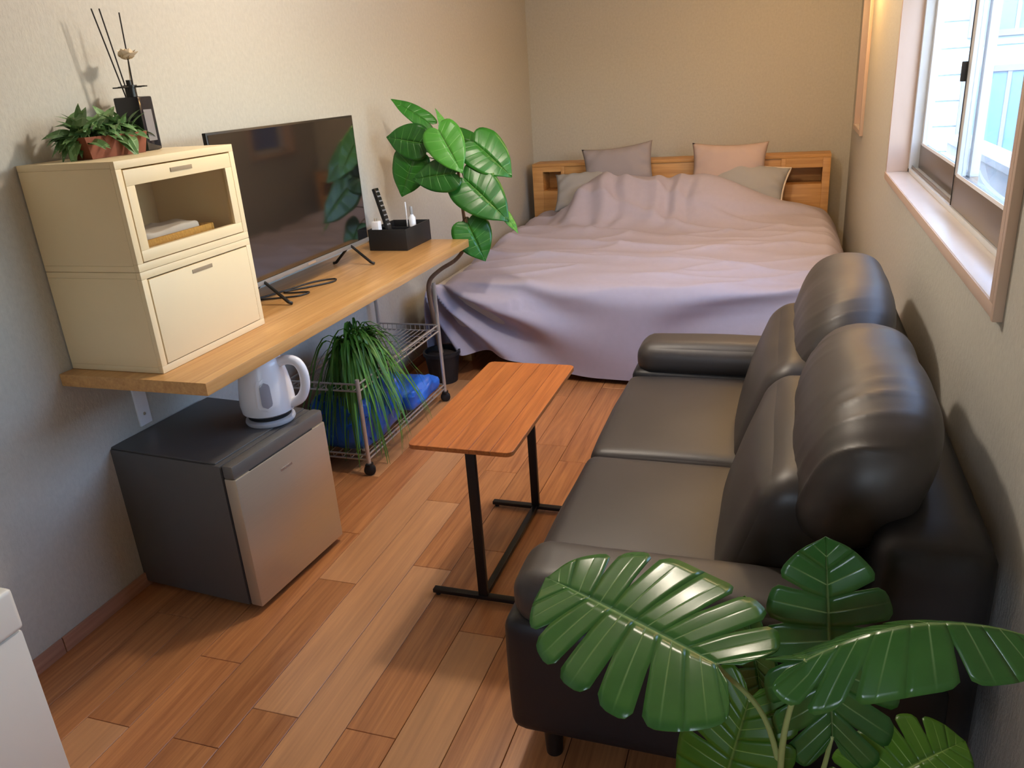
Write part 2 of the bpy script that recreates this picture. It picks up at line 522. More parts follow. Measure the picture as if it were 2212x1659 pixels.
w1, B1, e = window('window_1', W1)
y0, y1, z0, z1 = W1[0] + e, W1[1] - e, W1[2] + e, W1[3] - e
fx0, fx1 = RX + .075, RX + .15
B1('frame', (fx0, fx1, y1 - .035, y1, z0, z1), M['upvc'])
B1('frame', (fx0, fx1, y0, y0 + .03, z0, z1), M['upvc'])
B1('frame', (fx0, fx1, y0, y1, z0, z0 + .018), M['upvc'])
B1('frame', (fx0, fx1, y0, y1, z1 - .03, z1), M['upvc'])
B1('track_rail', (fx0 + .01, fx0 + .014, y0 + .03, y1 - .035, z0 + .018, z0 + .03), M['alu'])
def sash(ya, yb, xa, xb, latch=None):
    zc0, zc1 = z0 + .02, z1 - .03
    root = B1('sash', (xa, xb, ya, yb, zc0, zc0 + .10), M['alu'])       # bottom rail carries the rest
    o = root.location
    def C(n, b, m):
        ox, oy, oz = w1.location
        c = box(n, (b[0] - ox, b[1] - ox, b[2] - oy, b[3] - oy, b[4] - oz, b[5] - oz), m, root, bev=.002)
        return c
    C('stile', (xa, xb, ya, ya + .045, zc0 + .10, zc1), M['upvc'])
    C('stile', (xa, xb, yb - .045, yb, zc0 + .10, zc1), M['upvc'])
    C('rail', (xa, xb, ya + .045, yb - .045, zc1 - .06, zc1), M['upvc'])
    C('glazing_bead', (xa - .003, xa, ya + .045, yb - .045, zc0 + .1, zc0 + .112), M['white'])
    C('pane', ((xa + xb) / 2 - .003, (xa + xb) / 2 + .003, ya + .045, yb - .045, zc0 + .10, zc1 - .06), M['pane'])
    return C
ym = 2.98
Cn = sash(y0 + .03, ym + .03, fx0 + .004, fx0 + .030)
Cf = sash(ym - .03, y1 - .035, fx0 + .038, fx0 + .064)
Cn('gasket', (fx0 + .002, fx0 + .034, ym + .030, ym + .036, z0 + .02, z1 - .03), M['alu_dark'])
Cn('latch', (fx0 - .012, fx0 + .030, ym + .034, ym + .052, 1.50, 1.56), M['alu_dark'])

w2, B2, e = window('window_2', W2)
ya, yb, za, zb = W2[0] + e, W2[1] - e, W2[2] + e, W2[3] - e
B2('frame', (fx0, fx1, ya, ya + .035, za, zb), M['upvc']); B2('frame', (fx0, fx1, yb - .035, yb, za, zb), M['upvc'])
B2('frame', (fx0, fx1, ya, yb, za, za + .035), M['upvc']); B2('frame', (fx0, fx1, ya, yb, zb - .035, zb), M['upvc'])
B2('pane', (fx0 + .03, fx0 + .036, ya + .035, yb - .035, za + .035, zb - .035), M['frost'])

w3 = empty('window_3', ((W3[0] + W3[1]) / 2, NY, W3[2]), kind='structure')
hw, hh3 = (W3[1] - W3[0]) / 2, W3[3] - W3[2]
for b in ((-hw, -hw + .05, -.1, -.03, 0, hh3), (hw - .05, hw, -.1, -.03, 0, hh3), (-.03, .03, -.1, -.03, 0, hh3), (-hw, hw, -.1, -.03, 0, .05), (-hw, hw, -.1, -.03, hh3 - .05, hh3)):
    box('frame', b, M['upvc'], w3)
for b in ((-hw + .05, -.03, -.07, -.064, .05, hh3 - .05), (.03, hw - .05, -.07, -.064, .05, hh3 - .05)):
    box('pane', b, M['pane'], w3, bev=0)
# portals only steer the sampling of the sky light that comes through the glass
pd = bpy.data.lights.new('daylight_portal', 'AREA')
pd.shape = 'RECTANGLE'; pd.size = PORTAL['sx']; pd.size_y = PORTAL['sy']
pd.cycles.is_portal = True
po = bpy.data.objects.new('daylight_portal', pd); COL.objects.link(po)
po.location = PORTAL['loc']; po.rotation_euler = (0, R(90), 0)
pd2 = pd.copy(); pd2.size = W3[1] - W3[0]; pd2.size_y = hh3
po2 = bpy.data.objects.new('daylight_portal', pd2); COL.objects.link(po2)
po2.location = ((W3[0] + W3[1]) / 2, NY - .16, (W3[2] + W3[3]) / 2); po2.rotation_euler = (R(90), 0, 0)

# ---- ceiling lamps (out of frame, they light the room)
def ceiling_lamp(cfg, label):
    x, y, z = cfg['pos']
    root = empty('ceiling_lamp', (x, y, H), label=label, cat='ceiling lamp', group='ceiling lamps')
    lathe('rose', [(0, 0), (.05, 0), (.05, -.012), (.012, -.018), (0, -.018)], M['lamp_shell'], root)
    ld = bpy.data.lights.new('lamp_bulb', 'POINT')
    ld.energy = cfg['power']; ld.color = cfg['color']; ld.shadow_soft_size = cfg['radius']
    lo = bpy.data.objects.new('bulb', ld); COL.objects.link(lo); lo.parent = root
    lo.location = (0, 0, z - H - .02)
ceiling_lamp(LAMP_A, 'ceiling lamp with a bare bulb above the side table')
ceiling_lamp(LAMP_B, 'ceiling lamp with a warm bulb above the head of the bed')
ceiling_lamp(LAMP_C, 'ceiling lamp with a warm bulb above the foot of the bed')

# ---- outside
tag(box('ground', (2.75, 30, -12, 40, -1.2, -1.0), M['concrete'], bev=0), 'pale concrete ground outside the window', kind='structure')
house = empty('neighbour_house', (5.4, 10, -1.0), label='pale neighbouring house with framed windows seen through the window glass', cat='house')
HX0, HX1 = -2.5, 8.0
box('wall', (HX0, HX1, 0, 5, 0, 5.2), M['house_wall'], house, bev=0)
k = 0
for zz in [x * .26 for x in range(20)]:
    box('siding_board', (HX0, HX1, -.022, 0, zz + .006, zz + .25), M['house_wall'], house, bev=.004, seg=1)
rf = box('roof', (HX0 - .4, HX1 + .4, -.6, 5.6, 5.2, 5.45), M['house_roof'], house, bev=.02)
for xx, zw, ww, hh in ((-1.55, 2.75, .75, .85), (-1.55, 1.35, .75, 1.0), (.15, 2.2, 1.2, 1.3), (2.2, 2.0, 1.2, 1.4)):
    f = boxes('window', [(xx - .06, xx + ww + .06, -.06, -.02, zw - .06, zw), (xx - .06, xx + ww + .06, -.06, -.02, zw + hh, zw + hh + .06),
                         (xx - .06, xx, -.06, -.02, zw, zw + hh), (xx + ww, xx + ww + .06, -.06, -.02, zw, zw + hh),
                         (xx + ww / 2 - .02, xx + ww / 2 + .02, -.055, -.02, zw, zw + hh)], M['house_trim'], house)
    box('pane', (xx, xx + ww, -.04, -.025, zw, zw + hh), M['house_glass'], f, bev=0)
tag(boxes('boundary_wall', [(3.6, 3.75, -6, 9.2, -1.0, .75), (3.56, 3.79, -6, 9.2, .75, .8)], M['concrete']), 'low pale concrete wall outside the window', 'wall')

# =================================================================== WALL SHELF (long desk board)
shelf = empty('wall_shelf', (0, 2.75, .81), label='long honey-coloured wooden shelf board fixed along the left wall', cat='shelf')
so = Vector(shelf.location)
def rel(b, o): return (b[0] - o.x, b[1] - o.x, b[2] - o.y, b[3] - o.y, b[4] - o.z, b[5] - o.z)
box('board', rel((0.001, .55, 1.715, 3.80, .81, .85), so), M['shelf'], shelf, bev=.003)
for yy in (1.965, 3.1):
    boxes('bracket', [rel((0, .008, yy, yy + .055, .56, .81), so), rel((.008, .36, yy + .018, yy + .037, .785, .81), so)], M['white'], shelf, bev=.002)
    for zz in (.60, .69):
        lathe('screw', [(0, .003), (.005, .002), (.006, 0), (0, 0)], M['steel'], shelf, n=10, loc=(.008 - so.x, yy + .027 - so.y, zz - so.z), rot=(0, R(90), 0))

# =================================================================== STORAGE BOXES
def storage(z0, z1, label, glass):
    X, Ya, Yb, t = .36, 1.765, 2.28, .018
    root = empty('storage_box', (X / 2, (Ya + Yb) / 2, z0), label=label, cat='storage box', group='cream storage boxes stacked on the wall shelf')
    o = Vector(root.location)
    b = lambda *a: rel(a, o)
    xf = X - .016
    boxes('body', [b(.006, xf, Ya, Yb, z0, z0 + t), b(.006, xf, Ya, Yb, z1 - t, z1), b(.006, xf, Ya, Ya + t, z0 + t, z1 - t),
                   b(.006, xf, Yb - t, Yb, z0 + t, z1 - t), b(.006, .014, Ya + t, Yb - t, z0 + t, z1 - t)], M['cab'], root, bev=.0015)
    # front rim
    r_ = .022
    boxes('front_frame', [b(xf, X, Ya, Yb, z0, z0 + r_), b(xf, X, Ya, Yb, z1 - r_, z1), b(xf, X, Ya, Ya + r_, z0 + r_, z1 - r_), b(xf, X, Yb - r_, Yb, z0 + r_, z1 - r_)], M['cab'], root, bev=.0015)
    da, db, dz0, dz1 = Ya + r_ + .003, Yb - r_ - .003, z0 + r_ + .003, z1 - r_ - .004
    if glass:
        fw = .032
        d = boxes('door', [b(xf, X + .001, da, db, dz0, dz0 + fw), b(xf, X + .001, da, db, dz1 - fw - .012, dz1), b(xf, X + .001, da, da + fw, dz0 + fw, dz1 - fw - .012), b(xf, X + .001, db - fw, db, dz0 + fw, dz1 - fw - .012)], M['cab'], root, bev=.0012)
        box('pane', b(xf + .005, xf + .008, da + fw, db - fw, dz0 + fw, dz1 - fw - .012), M['clear'], d, bev=0)
        for yy in (Ya + .05, Yb - .05):     # shelf-pin holes inside
            pass
        box('partition_rail', b(.014, .03, (Ya + Yb) / 2 - .012, (Ya + Yb) / 2 - .004, z0 + t, z1 - t), M['cab_in'], root, bev=0)
    else:
        d = box('door', b(xf, X + .002, da, db, dz0, dz1), M['cab'], root, bev=.002)
    boxes('handle_slot', [b(X + .0005, X + .0035, (Ya + Yb) / 2 - .05, (Ya + Yb) / 2 + .045, dz1 - .026, dz1 - .014)], M['slot'], d, bev=.001)
    return root
storage(.851, 1.159, 'cream storage box with a solid flap door, lower of the stack', False)
storage(1.160, 1.468, 'cream storage box with a clear window in its flap door, upper of the stack', True)

bk = empty('woven_tray', (.20, 2.03, 1.1785), label='yellow woven rattan tray behind the clear flap door', cat='tray')
boxes('rim', [(-.10, .10, -.16, -.15, 0, .05), (-.10, .10, .15, .16, 0, .05), (-.10, -.09, -.15, .15, 0, .05), (.09, .10, -.15, .15, 0, .05)], M['basket'], bk, bev=.003)
box('bottom', (-.09, .09, -.15, .15, 0, .006), M['basket'], bk, bev=0)
def crumple(name, b, mat, label, cat, seed=0, amt=.02, sc_=9, r=.02, n=12):
    o = soft_box(name, b, mat, None, r=r, n=n)
    c = Vector(((b[0] + b[1]) / 2, (b[2] + b[3]) / 2, b[4]))
    for v in o.data.vertices:
        q = v.co * sc_ + Vector((seed * 3.1, seed, seed * 1.7))
        d = Vector((noise.noise(q), noise.noise(q + Vector((9, 0, 0))), noise.noise(q + Vector((0, 9, 0)))))
        e_ = noise.noise(q * 2.3)
        k = min(1, (v.co.z - b[4]) / .03)
        rd = (1 - abs(noise.noise(q * 1.6 + Vector((4, 4, 4))))) ** 5 + .6 * (1 - abs(noise.noise(q * 3.1))) ** 5
        v.co += d * amt * k + Vector((.3, -.2, 1)) * (abs(e_) * .5 + rd * .35) * amt * k
        v.co -= c
    o.location = c
    return tag(o, label, cat)
crumple('papers', (.13, .27, 1.90, 2.16, 1.186, 1.24), M['paper'], 'loose white papers lying in the woven tray', 'paper', 3, .012, 12, .01, 10)

# ---- planter with small leaves
def leaf_mesh(name, L, W, nk=18, nt_=5, splits=0, heart=.15, fold=.1, droop=.2, ldroop=.0, tipw=1.0, mat=None, gapw=.03, holes=False, wav=.0, seed=0, full=False, arch=0.0):
    """Leaf in local frame: midrib along +x from the base, width along y, upper side +z. UV = (position along rib, distance from rib)."""
    ctrl = [(-heart * .55, .06), (-heart, .22), (-heart * .55, .40), (.10, .50), (.30, .50), (.52, .43), (.74, .28), (.90, .11), (1.0, .0)]
    if full: ctrl = [(-heart * .55, .06), (-heart, .22), (-heart * .4, .38), (.12, .47), (.34, .50), (.58, .48), (.79, .38), (.93, .20), (1.0, .0)]
    ctrl = [Vector((a, b * tipw if i < 7 else b, 0)) for i, (a, b) in enumerate(ctrl)]
    cur = spline(ctrl, 8)
    def margin(k):
        f = k * (len(cur) - 1); i = min(int(f), len(cur) - 2)
        return cur[i].lerp(cur[i + 1], f - i)
    verts, faces, uvs = [], [], []
    rs = random.Random(seed)
    def put(k, t, side):
        m_ = margin(k); r_ = Vector((max(0, (k - .12) / .88) * .97, 0, 0))
        p = r_.lerp(m_, t)
        x, y = p.x * L, p.y * W * side
        z = fold * abs(y) - ldroop * (abs(p.y) * 2) ** 2 * W - droop * L * max(p.x, 0) ** 2 + arch * L * 4 * max(p.x, 0) * (1 - p.x) + wav * W * math.sin(k * 23 + seed + side) * t
        verts.append((x, y, z)); uvs.append((k, t))
        return len(verts) - 1
    for side in (1, -1):
        nl = max(1, splits)
        dep = [1.0] + [rs.choice([.42, .5, .62, .8, 1.0]) if splits else 1.0 for _ in range(nl - 1)] + [1.0]
        if splits: dep[-2] = 1.0; dep[1] = 1.0
        for j in range(nl):
            ka, kb = j / nl, (j + 1) / nl
            nn = max(3, nk // nl)
            t0 = .38 + (.22 * rs.random() if splits else 0)
            cols = []
            for a in range(nn + 1):
                u = a / nn
                row = []
                for c in range(nt_ + 1):
                    t = c / nt_
                    gg = [gapw * (.25 + .75 * (t - z_) / (1 - z_)) / nl * 3.4 if t > z_ else 0 for z_ in (dep[j], dep[j + 1])]
                    lo = ka + gg[0]; hi = kb - gg[1]
                    kk = lo + (hi - lo) * u
                    tt = t
                    if splits: tt = t * (1 - (.10 if dep[j + (u > .5)] < 1 else .0) * (abs(2 * u - 1)) ** 4)
                    row.append(put(kk, tt, side))
                cols.append(row)
            for a in range(nn):
                for c in range(nt_):
                    q = (cols[a][c], cols[a + 1][c], cols[a + 1][c + 1], cols[a][c + 1])
                    faces.append(q if side < 0 else q[::-1])
    me = bpy.data.meshes.new(name)
    me.from_pydata(verts, [], faces)
    uvl = me.uv_layers.new(name='UVMap')
    for lp in me.loops: uvl.data[lp.index].uv = uvs[lp.vertex_index]
    me.polygons.foreach_set('use_smooth', [True] * len(me.polygons))
    if mat: me.materials.append(mat)
    return me

def frame(base, tip, nrm):
    a = (Vector(tip) - Vector(base)).normalized()
    n = Vector(nrm); n = (n - a * n.dot(a)).normalized()
    b = n.cross(a)
    return Matrix(((a.x, b.x, n.x, base[0]), (a.y, b.y, n.y, base[1]), (a.z, b.z, n.z, base[2]), (0, 0, 0, 1)))

def place_leaf(name, me, base, tip, nrm, parent, scale=1.0, thick=None):
    o = link(name, me, None, None)
    mw = frame(base, tip, nrm) @ Matrix.Scale(scale, 4)
    o.parent = parent
    o.matrix_basis = Matrix.Translation(-Vector(parent.location)) @ mw
    if thick:
        s = o.modifiers.new('thickness', 'SOLIDIFY'); s.thickness = thick; s.offset = 0
    return o

pl = empty('planter', (.14, 1.985, 1.4685), label='brown rectangular planter of small striped leaves on the upper storage box', cat='potted plant')
bm = bmesh.new()
a_ = [(-.04, -.115), (.04, -.115), (.04, .115), (-.04, .115)]
def ring(s, z): return [bm.verts.new((x * s, y * s, z)) for x, y in a_]
r0, r1, r2, r3 = ring(.93, 0), ring(1.08, .062), ring(.96, .062), ring(.94, .05)
for p_, q_ in ((r0, r1), (r1, r2), (r2, r3)):
    for k in range(4): bm.faces.new((p_[k], p_[(k + 1) % 4], q_[(k + 1) % 4], q_[k]))
bm.faces.new(r0[::-1]); bm.faces.new(r3)
bm_obj('pot', bm, M['terracotta'], pl)
box('soil', (-.038, .038, -.108, .108, .045, .054), M['soil'], pl, bev=0)
sl = [leaf_mesh('leaf', .060, .030, 10, 3, heart=.05, fold=.25, droop=d, mat=M['small_leaf'], seed=i) for i, d in enumerate((.25, .5, .8))]
rg = random.Random(11)
for i in range(150):
    bx_, by_ = rg.uniform(-.03, .03), rg.uniform(-.105, .105)
    ang = rg.uniform(0, 2 * math.pi); el = rg.uniform(-.15, 1.25)
    hgt = rg.uniform(.05, .095)
    base = Vector(pl.location) + Vector((bx_, by_, hgt))
    d = Vector((math.cos(ang) * math.cos(el), math.sin(ang) * math.cos(el), math.sin(el)))
    if i % 3 == 0:   # spill over the rim
        edge = rg.choice([(1, 0), (0, -1), (0, 1), (-.4, -1)])
        base = Vector(pl.location) + Vector((edge[0] * .04 + bx_ * .3, edge[1] * .11 + by_ * (1 if edge[1] == 0 else .1), rg.uniform(.045, .075)))
        d = Vector((edge[0] + rg.uniform(-.5, .5), edge[1] + rg.uniform(-.5, .5), rg.uniform(-.7, .4)))
    place_leaf('leaf', rg.choice(sl), base, base + d, (rg.uniform(-.3, .6), rg.uniform(-.6, .2), 1.0), pl, rg.uniform(.75, 1.2))
for i in range(14):
    x_, y_ = rg.uniform(-.03, .03), rg.uniform(-.1, .1)
    tube('stem', [(x_, y_, .045), (x_ * 1.3, y_ * 1.08, .09)], .0014, M['stem'], pl, 5)

# ---- reed diffuser
df = empty('reed_diffuser', (.105, 2.165, 1.4685), rz=R(12), label='smoked square reed diffuser bottle with black reeds and a white flower', cat='diffuser')
box('bottle', (-.042, .042, -.042, .042, 0, .165), M['bottle'], df, bev=.006)
box('label', (.0425, .0435, -.028, .02, .03, .125), M['liquid_label'], df, bev=0)
lathe('neck', [(.017, .165), (.017, .192), (.022, .192), (.022, .2), (.009, .2), (.009, .215), (0, .215)], M['tv_black'], df, n=20)
box('collar', (-.055, .055, -.008, .008, .1925, .1965), M['tv_black'], df, bev=.001)
box('collar', (-.008, .008, -.055, .055, .1926, .1964), M['tv_black'], df, bev=.001)
for p_ in (((0, 0, .05), (-.035, -.055, .42)), ((.003, 0, .05), (-.02, -.038, .42)), ((.004, .004, .05), (.012, .012, .41))):
    tube('reed', p_, .0022, M['reed'], df, 8)
fl = empty('flower_tmp') if False else None
tube('flower_stem', [(.002, .003, .19), (.006, .012, .27)], .0018, M['sola'], df, 6)
pm = leaf_mesh('petal', .046, .050, 10, 4, heart=.02, fold=.35, droop=-.25, mat=M['sola'])
for i in range(14):
    a = i * 2.4; el = .25 + .085 * i
    b_ = Vector(df.location) + Vector((.006, .012, .275))
    d = Vector((math.cos(a) * math.cos(el), math.sin(a) * math.cos(el), math.sin(el)))
    o = place_leaf('petal', pm, b_, b_ + d, (-math.cos(a) * .6, -math.sin(a) * .6, 1), df, 1.0 - i * .03)

# =================================================================== TV
tv = empty('television', (.20, 2.865, .851), label='flat black television standing on the wall shelf', cat='television')
ty0, ty1, tz0, tz1 = -.51, .51, .082, .652
box('housing', (-.03, -.004, ty0 + .03, ty1 - .03, tz0 + .03, tz1 - .06), M['tv_black'], tv, bev=.01)
box('bezel', (-.012, .004, ty0, ty1, tz0, tz1), M['tv_black'], tv, bev=.002)
scr, snt, sp_ = new_mat('tv_screen')
nn_ = noise_n(snt, coords(snt), 3)
snt.links.new(mix_col(snt, nn_, (.006, .006, .007), (.009, .008, .008)), sp_.inputs['Base Color'])
sp_.inputs['Roughness'].default_value = .06
sp_.inputs['IOR'].default_value = 2.2
box('screen', (.004, .0055, ty0 + .008, ty1 - .008, tz0 + .016, tz1 - .008), scr, tv, bev=0)
box('bottom_bezel', (.004, .008, ty0, ty1, tz0 - .004, tz0 + .014), M['tv_grey'], tv, bev=.001)
for yy in (-.34, .34):
    bm = bmesh.new()
    add_tube(bm, [(.115, yy, .006), (.10, yy, .010), (0, yy, tz0 + .01), (-.085, yy, .010), (-.10, yy, .006)], .007, 8)
    bm_obj('leg', bm, M['tv_black'], tv, smooth=True)
box('logo', (.0081, .0086, -.03, .03, tz0 + .001, tz0 + .009), M['emboss'], tv, bev=0)
o = tube('power_cable', spline([(.07, 2.50, .857), (.12, 2.60, .855), (.16, 2.72, .855), (.20, 2.86, .855), (.27, 2.92, .855), (.29, 2.87, .855), (.24, 2.79, .855), (.17, 2.70, .855), (.20, 2.68, .855), (.28, 2.70, .855), (.27, 2.64, .855), (.20, 2.60, .855), (.12, 2.56, .8555)], 7), .0035, M['black'])
tag(o, 'thin black power cable looped on the shelf in front of the television', 'cable')

# ---- pen box with its contents
bx = empty('desk_organizer', (.235, 3.655, .851), label='black square desk box holding a remote at the far end of the wall shelf', cat='desk box')
hx, hy, hz, t = .105, .145, .104, .006
boxes('side', [(-hx, hx, -hy, -hy + t, 0, hz), (-hx, hx, hy - t, hy, 0, hz), (-hx, -hx + t, -hy + t, hy - t, 0, hz), (hx - t, hx, -hy + t, hy - t, 0, hz)], M['black'], bx, bev=.0015)
box('bottom', (-hx + t, hx - t, -hy + t, hy - t, 0, .005), M['black'], bx, bev=0)
box('divider', (-hx + t, hx - t, -.003, .003, .005, hz - .012), M['black'], bx, bev=0)
rm = empty('remote_control', (.215, 3.612, .862), label='slim dark remote control standing in the black desk box', cat='remote control')
rm.rotation_euler = (R(-2), R(-15), 0)
box('case', (-.009, .009, -.021, .021, 0, .29), M['tv_black'], rm, bev=.004)
for i in range(8):
    for j in (-1, 0, 1):
        box('button', (.009, .0105, j * .012 - .0035, j * .012 + .0035, .10 + i * .024, .108 + i * .024), M['grey_plastic'], rm, bev=.001, seg=1)
w_ = empty('charger', (.165, 3.545, .862), label='white plug charger standing in the near side of the desk box', cat='charger')
box('body', (-.02, .02, -.018, .018, 0, .13), M['white'], w_, bev=.005)
box('pin', (-.008, -.005, -.004, .004, .13, .144), M['steel'], w_, bev=0); box('pin', (.005, .008, -.004, .004, .13, .144), M['steel'], w_, bev=0)
w_ = empty('glue_stick', (.275, 3.73, .862), label='white tube with a narrow cap standing in the desk box', cat='tube')
lathe('body', [(0, 0), (.016, 0), (.018, .008), (.018, .115), (.009, .128), (.009, .132)], M['white'], w_, n=20)
lathe('cap', [(.008, .132), (.008, .168), (.006, .172), (0, .172)], M['grey_plastic'], w_, n=16)
w_ = empty('white_cable_stick', (.235, 3.75, .862), label='thin white stick leaning in the desk box', cat='stick')
tube('rod', [(0, 0, 0), (-.005, .01, .19)], .004, M['white'], w_, 8)

# =================================================================== FRIDGE + KETTLE
fr = empty('mini_fridge', (.275, 2.035, 0), rz=R(-4.5), label='small dark grey fridge with a brushed steel door under the shelf', cat='fridge')
D, Wd, Hh = .535, .47, .54
x0 = -D / 2; x1 = D / 2; y0 = -Wd / 2; y1 = Wd / 2
box('body', (x0, x1 - .055, y0, y1, .02, Hh), M['fridge'], fr, bev=.006)
box('top_panel', (x0 + .004, x1 - .075, y0 + .006, y1 - .006, Hh - .001, Hh + .006), M['fridge'], fr, bev=.004)
box('gasket', (x1 - .055, x1 - .047, y0 + .008, y1 - .008, .03, Hh - .006), M['fridge_dark'], fr, bev=0)
dr = box('door', (x1 - .047, x1, y0, y1, .025, Hh - .042), M['steel'], fr, bev=.006)
box('handle_strip', (x1 - .047, x1 - .004, y0, y1, Hh - .042, Hh + .004), M['handle_grey'], dr, bev=.008)
box('handle_recess', (x1 - .010, x1 - .0025, y0 + .07, y1 - .07, Hh - .046, Hh - .040), M['fridge_dark'], dr, bev=.001)
box('logo', (x1, x1 + .001, -.03, .03, Hh - .112, Hh - .104), M['emboss'], dr, bev=0)
for yy in (y0 + .04, y1 - .04):
    for xx in (x0 + .04, x1 - .09):
        lathe('foot', [(0, 0), (.016, 0), (.018, .02), (0, .02)], M['fridge_dark'], fr, n=14, loc=(xx, yy, 0))

kt = empty('electric_kettle', (.422, 2.135, Hh + .0065), rz=R(8), label='white electric kettle on its round base on top of the fridge', cat='kettle')
lathe('power_base', [(0, 0), (.083, 0), (.086, .006), (.084, .014), (.07, .02), (0, .02)], M['base_grey'], kt, n=40)
lathe('heating_ring', [(0, .02), (.074, .02), (.076, .036), (0, .036)], M['fridge_dark'], kt, n=40)
KP = [(.078, .034), (.090, .042), (.094, .07), (.0925, .095), (.090, .12), (.0865, .145), (.082, .17), (.072, .21), (.070, .222), (.064, .228)]
kb = lathe('body', [(0, .034)] + KP + [(0, .228)], M['white'], kt, n=48)
lathe('lid', [(0, .226), (.060, .226), (.060, .234), (.05, .240), (.02, .244), (0, .244)], M['white'], kt, n=36)
# spout on the far-left side
bm = bmesh.new()
vv = [bm.verts.new(p) for p in [(-.066, -.022, .21), (-.066, .022, .21), (-.096, 0, .222), (-.075, -.016, .165), (-.075, .016, .165), (-.068, -.02, .226), (-.068, .02, .226), (-.098, 0, .226)]]
for f in ((0, 3, 2), (1, 2, 4), (3, 4, 2), (0, 2, 7, 5), (2, 1, 6, 7), (5, 7, 6), (0, 1, 4, 3), (0, 5, 6, 1)): bm.faces.new([vv[i] for i in f])
bm_obj('spout', bm, M['white'], kt)
bm = bmesh.new()
pts = spline([(.066, 0, .213), (.10, 0, .222), (.135, 0, .212), (.152, 0, .175), (.15, 0, .125), (.13, 0, .085), (.10, 0, .066), (.082, 0, .062)], 6)
add_tube(bm, pts, [.017] * len(pts), 12)
for v in bm.verts: v.co.y *= .85
bm_obj('handle', bm, M['white'], kt, smooth=True)
def cyl_patch(name, ang, aw, z0, z1, rf, mat, parent, off):
    bm = bmesh.new(); g = {}
    for i in range(9):
        for j in range(13):
            u = i / 8 * 2 - 1; w = j / 12 * 2 - 1
            lim = 1 if abs(w) < .6 else math.sqrt(max(0, 1 - ((abs(w) - .6) / .4) ** 2))
            z = (z0 + z1) / 2 + w * (z1 - z0) / 2
            a = ang + u * aw * lim
            g[i, j] = bm.verts.new(((rf(z) + off) * math.cos(a), (rf(z) + off) * math.sin(a), z))
    for i in range(8):
        for j in range(12): bm.faces.new((g[i, j], g[i + 1, j], g[i + 1, j + 1], g[i, j + 1]))
    return bm_obj(name, bm, mat, parent, smooth=True)
def rf_(z):
    for (ra, za), (rb, zb) in zip(KP, KP[1:]):
        if za <= z <= zb: return ra + (rb - ra) * (z - za) / max(1e-6, zb - za)
    return .07
wv = cyl_patch('water_window_frame', R(-62), .34, .062, .178, rf_, M['white'], kt, .0015)
cyl_patch('water_window', R(-62), .19, .075, .165, rf_, M['kettle_window'], wv, .003)

# =================================================================== WIRE TROLLEY
rk = empty('wire_trolley', (.225, 3.195, 0), label='chrome wire trolley on black castors under the shelf', cat='trolley')
ro = Vector(rk.location)
lx = (.055, .405); ly = (2.76, 3.63)
for x_ in lx:
    for y_ in ly:
        hgt = .455 if y_ < 3 else .66
        lg = tube('leg', [(x_ - ro.x, y_ - ro.y, .055), (x_ - ro.x, y_ - ro.y, hgt)], .0095, M['chrome'], rk, 10)
        cs = lathe('castor', [(0, -.012), (.020, -.012), (.026, -.008), (.026, .008), (.020, .012), (0, .012)], M['rubber'], rk, n=20, loc=(x_ - ro.x, y_ - ro.y, .026), rot=(R(90), 0, R(25)))
        box('castor_fork', (x_ - ro.x - .012, x_ - ro.x + .012, y_ - ro.y - .018, y_ - ro.y + .018, .044, .058), M['rubber'], rk, bev=.003)
def wire_shelf(name, z, lip, ny, nx):
    a, b, c, d = lx[0] - ro.x, lx[1] - ro.x, ly[0] - ro.y, ly[1] - ro.y
    bm = bmesh.new()
    for zz in (z, z + lip):
        for s in (((a, c, zz), (b, c, zz)), ((b, c, zz), (b, d, zz)), ((b, d, zz), (a, d, zz)), ((a, d, zz), (a, c, zz))): add_tube(bm, s, .0042, 6)
    root = bm_obj(name, bm, M['chrome'], rk, smooth=True, angle=60)
    for i in range(ny):
        x_ = a + (b - a) * (i + 1) / (ny + 1)
        bm = bmesh.new(); add_tube(bm, [(x_, c, z + lip), (x_, c + .001, z + .002), (x_, d - .001, z + .002), (x_, d, z + lip)], .0022, 5)
        bm_obj('wire', bm, M['chrome'], root, smooth=True, angle=60)
    for i in range(nx):
        y_ = c + (d - c) * (i + 1) / (nx + 1)
        bm = bmesh.new(); add_tube(bm, [(a, y_, z + lip), (a + .001, y_, z - .002), (b - .001, y_, z - .002), (b, y_, z + lip)], .0022, 5)
        bm_obj('wire', bm, M['chrome'], root, smooth=True, angle=60)
wire_shelf('bottom_shelf', .075, .022, 7, 5)
wire_shelf('top_basket', .400, .032, 12, 8)

